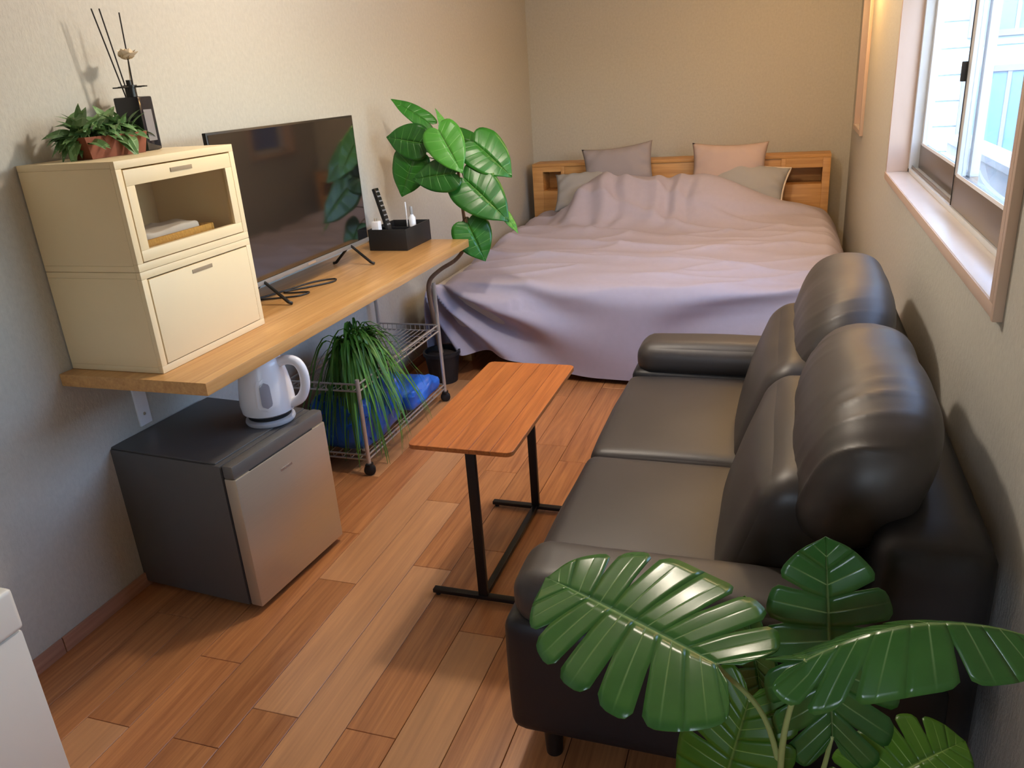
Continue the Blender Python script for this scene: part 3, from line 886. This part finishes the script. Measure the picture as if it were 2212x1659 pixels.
# grass plant in the basket
gp = empty('spider_plant', (.265, 2.975, .4045), label='long-leaved grassy green plant hanging over the wire trolley', cat='potted plant')
lathe('pot', [(0, 0), (.055, 0), (.068, .085), (.072, .085), (.072, .095), (.064, .095), (.062, .08), (0, .08)], M['black'], gp, n=28)
lathe('soil', [(.061, .081), (.03, .088), (0, .09)], M['soil'], gp, n=20)
def blade_mesh(L, drop, rise, w, seed):
    rs = random.Random(seed)
    verts, faces, uvs = [], [], []
    n = 12
    tw = rs.uniform(-.4, .4)
    for i in range(n + 1):
        s = i / n
        x = L * (1 - (1 - s) ** 1.7)
        z = rise * math.sin(min(1, s * 1.5) * math.pi) * (1 if s < .67 else 1) - drop * max(0, s - .18) ** 1.6 * 1.35
        ww = w * (1 - s) ** .55 * (.6 + .4 * min(1, s * 6)) / 2 + .0004
        y = math.sin(s * 2.2 + seed) * .02 * s
        for sd in (-1, 0, 1):
            verts.append((x, y + sd * ww * math.cos(tw * s), z + (abs(sd) * ww * .5) + sd * ww * math.sin(tw * s)))
            uvs.append((s, abs(sd)))
    for i in range(n):
        for c in range(2):
            a = i * 3 + c
            faces.append((a, a + 3, a + 4, a + 1))
    me = bpy.data.meshes.new('blade'); me.from_pydata(verts, [], faces)
    uvl = me.uv_layers.new(name='UVMap')
    for lp in me.loops: uvl.data[lp.index].uv = uvs[lp.vertex_index]
    me.polygons.foreach_set('use_smooth', [True] * len(me.polygons)); me.materials.append(M['fern'])
    return me
rg = random.Random(5)
bms = [blade_mesh(rg.uniform(.14, .31), rg.uniform(.18, .50), rg.uniform(.05, .13), rg.uniform(.010, .018), i) for i in range(18)]
for i in range(270):
    a = rg.uniform(0, 2 * math.pi)
    if i % 3 == 0: a = rg.uniform(R(-120), R(40))
    link('blade', rg.choice(bms), None, gp, loc=(rg.uniform(-.03, .03), rg.uniform(-.04, .04), .085), rot=(0, rg.uniform(-.35, .25), a), scale=[(rg.uniform(.7, 1.1) if math.cos(a) > -.45 else rg.uniform(.45, .62))] * 3)

# blue bags and small things on the lower rack shelf
crumple('blue_bag', (.10, .385, 2.80, 3.22, .082, .31), M['blue_bag'], 'large crumpled blue plastic bag under the grassy plant', 'plastic bag', 1, .045, 8, .05, 34)
crumple('blue_bag', (.13, .395, 3.27, 3.60, .082, .165), M['blue_light'], 'flat folded light blue plastic bag at the far end of the trolley', 'plastic bag', 5, .03, 9, .03, 28)
wb = empty('small_bottle', (.395, 2.845, .0785), label='tiny white bottle at the near end of the trolley shelf', cat='bottle')
wb.location.x = .345
lathe('body', [(0, 0), (.016, 0), (.017, .006), (.017, .05), (.009, .058), (.009, .062), (0, .062)], M['white'], wb, n=18)
lathe('cap', [(.0095, .062), (.0095, .076), (0, .077)], M['grey_plastic'], wb, n=14)

# =================================================================== FICUS
fp = empty('ficus_plant', (.27, 3.93, 0), label='tall round-leaved ficus in a black floor pot between shelf and bed', cat='potted plant')
fo = Vector(fp.location)
lathe('pot', [(0, 0), (.078, 0), (.10, .165), (.108, .165), (.108, .185), (.096, .185), (.094, .16), (0, .16)], M['black'], fp, n=36)
lathe('soil', [(.093, .160), (.05, .168), (0, .172)], M['soil'], fp, n=24)
tr = [(.27, 3.93, .15), (.255, 3.92, .32), (.245, 3.90, .50), (.262, 3.885, .60), (.333, 3.885, .665), (.435, 3.885, .725), (.485, 3.90, .80), (.487, 3.92, .916), (.475, 3.93, 1.036), (.472, 3.93, 1.175)]
trp = spline(tr, 6)
bm = bmesh.new(); add_tube(bm, [p - fo for p in trp], [.014 - .006 * i / len(trp) for i in range(len(trp))], 10)
bm_obj('trunk', bm, M['bark'], fp, smooth=True)
top = Vector((.472, 3.93, 1.17))
CAMD = Vector((.37, -.90, .15))
#      base               tip                 normal offset       width/length young
LV = [((.350, 3.90, 1.425), (.157, 3.88, 1.568), (.35, -.8, .55), .40, 0),
      ((.425, 3.83, 1.395), (.560, 3.76, 1.195), (.2, -1, .55), .78, 1),
      ((.385, 4.02, 1.340), (.600, 4.04, 1.315), (.1, -.5, .5), .72, 0),
      ((.560, 3.96, 1.320), (.765, 3.94, 1.150), (.3, -.9, .6), .85, 0),
      ((.320, 3.86, 1.330), (.130, 3.82, 1.375), (.3, -.9, .1), .92, 0),
      ((.355, 3.97, 1.300), (.235, 3.99, 1.300), (.2, -1, .3), .5, 0),
      ((.260, 3.87, 1.275), (.165, 3.84, 1.065), (.15, -1, .2), .88, 0),
      ((.500, 3.82, 1.180), (.268, 3.78, 1.168), (.3, -.9, .35), .76, 0),
      ((.525, 3.87, 1.150), (.765, 3.84, .940), (.3, -.9, .45), .78, 0),
      ((.700, 3.92, .975), (.800, 3.89, .870), (.7, -.5, .5), .45, 1),
      ((.525, 3.865, .920), (.622, 3.83, .728), (.3, -.9, .35), .95, 0),
      ((.505, 3.96, .905), (.425, 3.97, .815), (.1, -1, .1), .7, 0),
      ((.455, 3.93, 1.300), (.40, 3.91, 1.50), (.8, -.5, .2), .32, 1)]
for i, (b_, t_, n_, wl, yg) in enumerate(LV):
    L = (Vector(t_) - Vector(b_)).length
    me = leaf_mesh('leaf', L, L * wl, 20, 6, heart=.13, fold=.10, droop=.12, ldroop=.06, mat=M['ficus_young' if yg else 'ficus'], wav=.015, seed=i)
    place_leaf('leaf', me, b_, t_, n_, fp, 1.0, .0012)
    src = top if b_[2] > 1.0 else Vector((.487, 3.92, .93 if i != 9 else 1.0))
    mid = (src + Vector(b_)) / 2 + Vector((0, .01, .02))
    bm = bmesh.new(); add_tube(bm, [p - fo for p in spline([src, mid, b_], 5)], .003, 6)
    bm_obj('petiole', bm, M['petiole'], fp, smooth=True)

# =================================================================== SIDE TABLE
tb = empty('side_table', (1.222, 2.30, 0), label='narrow walnut side table with black metal legs in front of the sofa', cat='table')
tx0, tx1, ty0, ty1, tz = -.168, .168, -.375, .375, .60
ns = 5; sw = (tx1 - tx0) / ns
for i in range(ns):
    bm = bmesh.new()
    xa, xb = tx0 + i * sw + .0005, tx0 + (i + 1) * sw - .0005
    rc = .022
    pts = []
    def corner(cx, cy, a0, a1):
        return [(cx + rc * math.cos(R(a0 + (a1 - a0) * k / 5)), cy + rc * math.sin(R(a0 + (a1 - a0) * k / 5))) for k in range(6)]
    pts += corner(xa + rc, ty0 + rc, 180, 270) if i == 0 else [(xa, ty0)]
    pts += corner(xb - rc, ty0 + rc, 270, 360) if i == ns - 1 else [(xb, ty0)]
    pts += corner(xb - rc, ty1 - rc, 0, 90) if i == ns - 1 else [(xb, ty1)]
    pts += corner(xa + rc, ty1 - rc, 90, 180) if i == 0 else [(xa, ty1)]
    lo = [bm.verts.new((x, y, tz - .014)) for x, y in pts]; hi = [bm.verts.new((x, y, tz - .0012)) for x, y in pts]
    hc = Vector(((xa + xb) / 2, 0, 0))
    h2 = [bm.verts.new((x + (.001 if x < hc.x else -.001), y - math.copysign(.001, y), tz)) for x, y in pts]
    bm.faces.new(lo[::-1]); bm.faces.new(h2)
    n_ = len(pts)
    for k in range(n_):
        bm.faces.new((lo[k], lo[(k + 1) % n_], hi[(k + 1) % n_], hi[k])); bm.faces.new((hi[k], hi[(k + 1) % n_], h2[(k + 1) % n_], h2[k]))
    bm_obj('top_board', bm, M['table'], tb)
box('top_batten', (-.15, .15, -.33, .33, tz - .022, tz - .0145), M['black_metal'], tb, bev=.001)
for yy, yl in ((-.285, -.27), (.315, .30)):
    box('leg', (-.0155, .0155, yy - .009, yy + .009, .022, tz - .022), M['black_metal'], tb, bev=.002)
    f_ = box('foot_bar', (-.18, .18, yy - .012, yy + .012, .010, .024), M['black_metal'], tb, bev=.002)
    for xx in (-.165, .165):
        lathe('glide', [(0, 0), (.008, 0), (.009, .010), (0, .010)], M['rubber'], f_, n=12, loc=(xx, yy, 0))
box('stretcher', (-.011, .011, -.274, .304, .010, .026), M['black_metal'], tb, bev=.002)

# =================================================================== SOFA
sf = empty('sofa', (2.0, 2.34, 0), label='black leather two-seat sofa with low arms against the right wall', cat='sofa')
so2 = Vector(sf.location)
def S(b): return rel(b, so2)
SY0, SY1 = 1.40, 3.30
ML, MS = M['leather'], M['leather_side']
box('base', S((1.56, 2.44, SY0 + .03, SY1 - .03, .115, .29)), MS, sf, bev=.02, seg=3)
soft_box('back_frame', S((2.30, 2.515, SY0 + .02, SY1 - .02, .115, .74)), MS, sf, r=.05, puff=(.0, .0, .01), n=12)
for ya, yb in ((1.615, 2.322), (2.324, 3.085)):
    soft_box('seat_cushion', S((1.515, 2.13, ya, yb, .265, .425)), ML, sf, r=.04, puff=(.012, .004, .022), n=22, wr=.004, wscale=4, seed=ya)
def lean(k):
    return lambda q: Vector((q.x + q.z * k, q.y, q.z))
for ya, yb in ((1.60, 2.33), (2.33, 3.10)):
    soft_box('lumbar_cushion', S((2.03, 2.30, ya + .004, yb - .004, .385, .75)), ML, sf, r=.06, puff=(.03, .0, .02), n=22, wr=.006, wscale=5, seed=yb, shear=lean(.33))
for ya, yb, sd in ((1.50, 2.325, 1.0), (2.325, 3.22, 2.0)):
    def wrinkle(p, ya=ya, yb=yb, sd=sd):
        e_ = min(p.y + so2.y - ya, yb - p.y - so2.y)
        k = math.exp(-max(0, e_) / .16)
        ph = p.y * 78 + p.z * 30 + noise.noise(p * 4.5 + Vector((sd, 0, 0))) * 6
        ridg = (1 - abs(math.sin(ph * .5))) ** 2 * (.5 + noise.noise(p * 9))
        return p + Vector((-.6, 0, .8)).normalized() * (ridg * .015 * k * (1.0 if sd < 1.5 else .5) - .003 * k)
    soft_box('head_cushion', S((2.15, 2.425, ya, yb, .595, .95)), ML, sf, r=.135, puff=(.0, .0, .0), n=56, wr=.008, wscale=6, seed=sd, shear=lean(.26), post=wrinkle, sup=(2.4, 4.2, 2.6))
for ya, yb in ((SY0, 1.625), (3.075, SY1)):
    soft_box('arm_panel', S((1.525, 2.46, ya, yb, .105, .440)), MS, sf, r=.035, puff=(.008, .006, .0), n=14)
    soft_box('arm_pad', S((1.545, 2.36, ya + .005, yb - .002, .405, .55)), ML, sf, r=.062, puff=(.006, .006, .008), n=18, wr=.003, wscale=5, seed=ya)
for xx in (1.615, 2.38):
    for yy in (1.47, 3.23):
        lathe('foot', [(0, 0), (.021, 0), (.027, .118), (0, .118)], M['foot'], sf, n=18, loc=(xx - so2.x, yy - so2.y, 0))

# =================================================================== BED
bd = empty('bed', (1.25, 5.4, 0), label='wide low bed with an oak headboard at the back wall', cat='bed')
bo = Vector(bd.location)
def Bd(b): return rel(b, bo)
hb = boxes('headboard', [Bd((.085, 2.40, 6.47, 6.70, .915, .94)), Bd((.085, .175, 6.47, 6.70, .12, .915)), Bd((2.345, 2.40, 6.47, 6.70, .12, .915)),
                         Bd((.33, .36, 6.47, 6.70, .12, .915)), Bd((2.05, 2.085, 6.47, 6.70, .12, .915)),
                         Bd((.36, 2.05, 6.48, 6.70, .12, .915)), Bd((.175, .33, 6.47, 6.70, .12, .722)), Bd((2.085, 2.345, 6.47, 6.70, .12, .724)),
                         Bd((.175, .33, 6.66, 6.70, .722, .915)), Bd((2.085, 2.345, 6.66, 6.70, .724, .915))], M['headboard'], bd, bev=.003)
box('niche_frame', Bd((.175, .33, 6.468, 6.472, .875, .915)), M['headboard'], hb, bev=0)
box('niche_frame', Bd((2.085, 2.345, 6.468, 6.472, .845, .915)), M['headboard'], hb, bev=0)
box('base', Bd((.16, 2.40, 4.10, 6.47, .14, .27)), M['headboard'], bd, bev=.004)
soft_box('mattress', Bd((.12, 2.42, 4.06, 6.46, .27, .50)), M['mattress'], bd, r=.05, n=10)
for xx in (.28, 2.28):
    for yy in (4.3, 6.2): box('leg', Bd((xx - .03, xx + .03, yy - .03, yy + .03, 0, .14)), M['headboard'], bd, bev=.003)

# ---- quilt: a draped sheet over mattress and pillows
def smooth(a, b, x):
    t = max(0, min(1, (x - a) / (b - a))); return t * t * (3 - 2 * t)
def quilt_pt(u, s):
    """u 0..1 across (left to right), s path length from the head end; returns a point."""
    yh, yf, rad = 6.36, 3.99, .11
    ztop = .545
    top_len = yh - (yf + rad)
    arc = rad * math.pi / 2
    xl = .075 + .10 * smooth(.4, 2.6, s); xr = 2.462
    x = xl + (xr - xl) * u
    ox_, oy_, oz_ = 0, 0, 1
    if s < top_len:
        y, z, nrm = yh - s, ztop, Vector((0, 0, 1))
    elif s < top_len + arc:
        a = (s - top_len) / rad
        y, z = yf + rad - rad * math.sin(a), ztop - rad + rad * math.cos(a)
        nrm = Vector((0, -math.sin(a), math.cos(a)))
    else:
        d = s - top_len - arc
        y, z = yf - .0 * d, ztop - rad - d
        nrm = Vector((0, -1, 0))
    p = Vector((x, y, z))
    # rounded shoulders left and right
    el = max(0, .16 - (x - xl)) / .16; er = max(0, .13 - (xr - x)) / .13
    if s < top_len + .05:
        p.z -= .10 * el ** 2 + .13 * er ** 2
    # hump over the pillows at the head
    hump = math.exp(-((y - 6.10) / .30) ** 2) if y < 6.10 else math.exp(-((y - 6.10) / .42) ** 2)
    wx = smooth(.34, .72, x) * (1 - smooth(1.42, 2.30, x)) + .06 * smooth(1.3, 2.0, x) * (1 - smooth(2.3, 2.45, x))
    p.z += .315 * hump * wx * (1 + .10 * noise.noise(Vector((x * 3, y * 3, 1))))
    # gathered folds on the hump's near slope
    g = math.exp(-((y - 5.92) / .26) ** 2) * smooth(.35, .6, x) * (1 - smooth(1.25, 1.6, x))
    p.z += g * .034 * (.7 + noise.noise(Vector((x * 3.3, 2, 6)))) * math.sin(x * 34 + 4.5 * noise.noise(Vector((x * 2, y * 3, 4))))
    # a long crease sweeping right from the hump
    cr = y - (5.80 + .16 * (x - 1.5) + .05 * math.sin(x * 6))
    p.z += smooth(1.35, 1.6, x) * (1 - smooth(2.2, 2.4, x)) * (.045 * smooth(-.02, .06, cr) * (1 - smooth(.06, .5, cr)))
    # broad undulation and long crosswise creases on top
    if s < top_len + arc:
        p.z += .020 * noise.noise(Vector((x * 1.7, y * 1.9, 0))) + .010 * noise.noise(Vector((x * 4, y * 6, 2)))
        w = noise.noise(Vector((x * .55 + y * .3, y * 2.6 + x * .75, 3)))
        p.z += .028 * (1 - abs(w)) ** 7 * smooth(4.0, 4.4, y)
        w = noise.noise(Vector((x * 1.1 - y * .4, y * 3.4 - x * .5, 8)))
        p.z += .018 * (1 - abs(w)) ** 8 * smooth(5.9, 5.4, y)
    # drape: diagonal folds gathering into the two top corners
    dd = max(0, s - top_len)
    if dd > 0:
        k = smooth(0, .18, dd)
        r1 = math.hypot(x - .12, (z - .62)); a1 = math.atan2(.62 - z, x - .12)
        f1 = math.sin(a1 * 17 + 1.2 + noise.noise(Vector((x * 2, z * 3, 7))) * 1.2) * math.exp(-((r1 - .35) / .55) ** 2)
        r2 = math.hypot(x - 2.5, z - .60); a2 = math.atan2(.60 - z, 2.5 - x)
        f2 = math.sin(a2 * 13 + .5 + noise.noise(Vector((x * 2, z * 3, 9))) * 1.5) * math.exp(-((r2 - .4) / .5) ** 2)
        p.y -= k * (.075 * f1 * (1 - u) ** .5 + .048 * f2)
        p.y -= .02 * k * noise.noise(Vector((x * 2.2, z * 2, 5)))
        p.y += .05 * k * smooth(.9, .2, x) * dd / .5
        p.x += .05 * (1 - smooth(0, .4, u)) * dd / .5
    return p
NU, NS = 190, 210
bm = bmesh.new(); grid = []
top_len = 6.36 - 4.10; arc = .11 * math.pi / 2
for j in range(NS + 1):
    row = []
    for i in range(NU + 1):
        u = i / NU
        x_ = .13 + 2.33 * u
        hem = .032 + .11 * smooth(1.15, .45, x_)
        Lmax = top_len + arc + (.435 - hem)
        row.append(bm.verts.new(quilt_pt(u, Lmax * j / NS)))
    grid.append(row)
for j in range(NS):
    for i in range(NU): bm.faces.new((grid[j][i], grid[j + 1][i], grid[j + 1][i + 1], grid[j][i + 1]))
# side drops (left and right edges hang down the mattress sides)
for col_, sx in ((0, -1), (NU, 1)):
    prev = [grid[j][col_] for j in range(NS + 1)]
    for st in range(1, 7):
        cur_ = []
        for j in range(NS + 1):
            v0 = grid[j][col_].co
            dz = .30 * st / 6
            z_ = max(.10 if col_ == 0 else .16, v0.z - dz)
            cur_.append(bm.verts.new((v0.x + sx * .012 * math.sin(min(1, st / 2) * math.pi / 2) + .008 * math.sin(j * .13) * st / 6, v0.y, min(v0.z, z_))))
        for j in range(NS): bm.faces.new((prev[j], prev[j + 1], cur_[j + 1], cur_[j]))
        prev = cur_
qo = bm_obj('quilt', bm, M['quilt'], None, smooth=True)
tag(qo, 'rumpled lilac grey quilt draped over the bed to the floor', 'quilt')

# ---- pillows
def pillow(name, c, w, h, d, mat, label, rot=(0, 0, 0), corner=.06, piping=None, seed=0, cat='pillow'):
    bm = bmesh.new()
    n = 26
    layers = []
    for sgn in (1, -1):
        g = []
        for j in range(n + 1):
            r_ = []
            for i in range(n + 1):
                u = i / n * 2 - 1; v = j / n * 2 - 1
                pinch = 1 - .13 * (1 - u ** 2) * abs(v) ** 2.0
                pinchx = 1 - .08 * (1 - v ** 2) * abs(u) ** 2.0
                x = u * w / 2 * pinchx; z = v * h / 2 * pinch
                th = d / 2 * ((1 - abs(u) ** 2.6) * (1 - abs(v) ** 2.6)) ** .55
                th *= 1 + .18 * noise.noise(Vector((u * 2.2 + seed, v * 2.2, sgn)))
                edge = max(abs(u), abs(v))
                th += .007 * math.sin((u * v) * 14 + seed + u * 5) * smooth(.35, .9, edge) * (1 - smooth(.9, 1, edge))
                r_.append(bm.verts.new((x, -sgn * th, z)))
            g.append(r_)
        for j in range(n):
            for i in range(n): bm.faces.new((g[j][i], g[j][i + 1], g[j + 1][i + 1], g[j + 1][i]))
        layers.append(g)
    bmesh.ops.remove_doubles(bm, verts=bm.verts[:], dist=1e-5)
    o = bm_obj(name, bm, mat, None, smooth=True, loc=c, rot=rot)
    tag(o, label, cat, 'pillows on the bed')
    if piping:
        pts = []
        for k in range(81):
            a = 2 * math.pi * k / 80
            q = max(abs(math.cos(a)), abs(math.sin(a)))
            u, v = math.cos(a) / q, math.sin(a) / q
            pts.append((u * w / 2 * (1 - .08 * (1 - v * v)), 0, v * h / 2 * (1 - .13 * (1 - u * u))))
        tube('piping', pts, .008, M['piping'], o, 6)
    return o
pillow('pillow', (.835, 6.335, .895), .56, .37, .16, M['pillow_grey'], 'grey pillow standing against the headboard, left of the two upright ones', (R(-12), R(-5), R(3)), seed=1)
pillow('pillow', (1.675, 6.335, .885), .56, .36, .16, M['pillow_beige'], 'beige pillow standing against the headboard, right of the two upright ones', (R(-12), R(1), R(-2)), seed=2)
pillow('pillow', (.62, 6.24, .755), .56, .34, .17, M['pillow_slate'], 'slate grey pillow half under the left end of the quilt hump', (R(-38), R(-4), R(4)), seed=3)
pillow('pillow', (1.82, 6.27, .765), .56, .34, .17, M['pillow_slate'], 'slate grey pillow with a pale edge half under the right end of the quilt hump', (R(-35), R(9), R(-4)), seed=4, piping=True)

# =================================================================== WHITE CABINET (near left)
wc = empty('white_cabinet', (.25, .66, 0), label='white low cabinet with a lid at the near left corner', cat='cabinet')
box('body', (-.245, .245, -.36, .375, .015, .505), M['white_warm'], wc, bev=.006)
box('lid', (-.247, .25, -.363, .38, .509, .617), M['white_warm'], wc, bev=.012, seg=3)
box('plinth', (-.23, .23, -.34, .36, 0, .015), M['grey_plastic'], wc, bev=0)

# =================================================================== MONSTERA
mo = empty('monstera_plant', (2.16, 1.13, 0), label='large split-leaved monstera in front of the sofa arm', cat='potted plant')
mv = Vector(mo.location)
lathe('pot', [(0, 0), (.09, 0), (.115, .22), (.122, .22), (.122, .24), (.11, .24), (.108, .21), (0, .21)], M['black'], mo, n=36)
lathe('soil', [(.107, .212), (.05, .222), (0, .226)], M['soil'], mo, n=24)
ML_ = [  # base, tip, normal, width, droop, fold, light, stem-mid, arch
    ((2.035, 1.02, .735), (1.690, 1.235, .712), (-.05, -.35, 1.0), .315, .05, .04, 0, (2.12, 1.10, .55), .0),
    ((2.222, 1.13, .530), (2.190, 1.20, .875), (.05, -1.0, .25), .215, .0, .12, 0, (2.21, 1.15, .40), .0),
    ((2.163, 1.0, .785), (2.490, 1.07, .815), (.0, -.10, 1.0), .135, .0, -.75, 0, (2.14, 1.02, .60), .17),
    ((2.085, 1.15, .560), (2.025, 1.06, .300), (-.25, -1.0, .35), .20, .05, .05, 1, (2.12, 1.16, .45), .0),
    ((2.270, 1.10, .440), (2.435, 1.19, .520), (-.15, -.7, 1.0), .17, .10, .10, 1, (2.22, 1.11, .36), .1),
    ((2.115, 1.25, .430), (2.066, 1.30, .668), (-.7, -.7, .1), .13, .0, .2, 0, (2.13, 1.2, .33), .0),
]
for i, (b_, t_, n_, wd, dp, fo_, lt, sm_, ar) in enumerate(ML_):
    L = (Vector(t_) - Vector(b_)).length
    me = leaf_mesh('leaf', L, wd, 48, 8, splits=8, heart=.16, fold=fo_, droop=dp, ldroop=.06, mat=M['monstera_light' if lt else 'monstera'], gapw=.030, seed=i * 3 + 1, full=True, arch=ar, wav=.012)
    lf = place_leaf('leaf', me, b_, t_, n_, mo, 1.0, .0014)
    root_ = Vector((2.16 + .02 * math.cos(i), 1.13 + .02 * math.sin(i), .22))
    bm = bmesh.new()
    add_tube(bm, [p - mv for p in spline([root_, sm_, b_], 8)], [.0065 - .003 * k / 16 for k in range(17)], 8)
    bm_obj('stem', bm, M['stem'], mo, smooth=True)
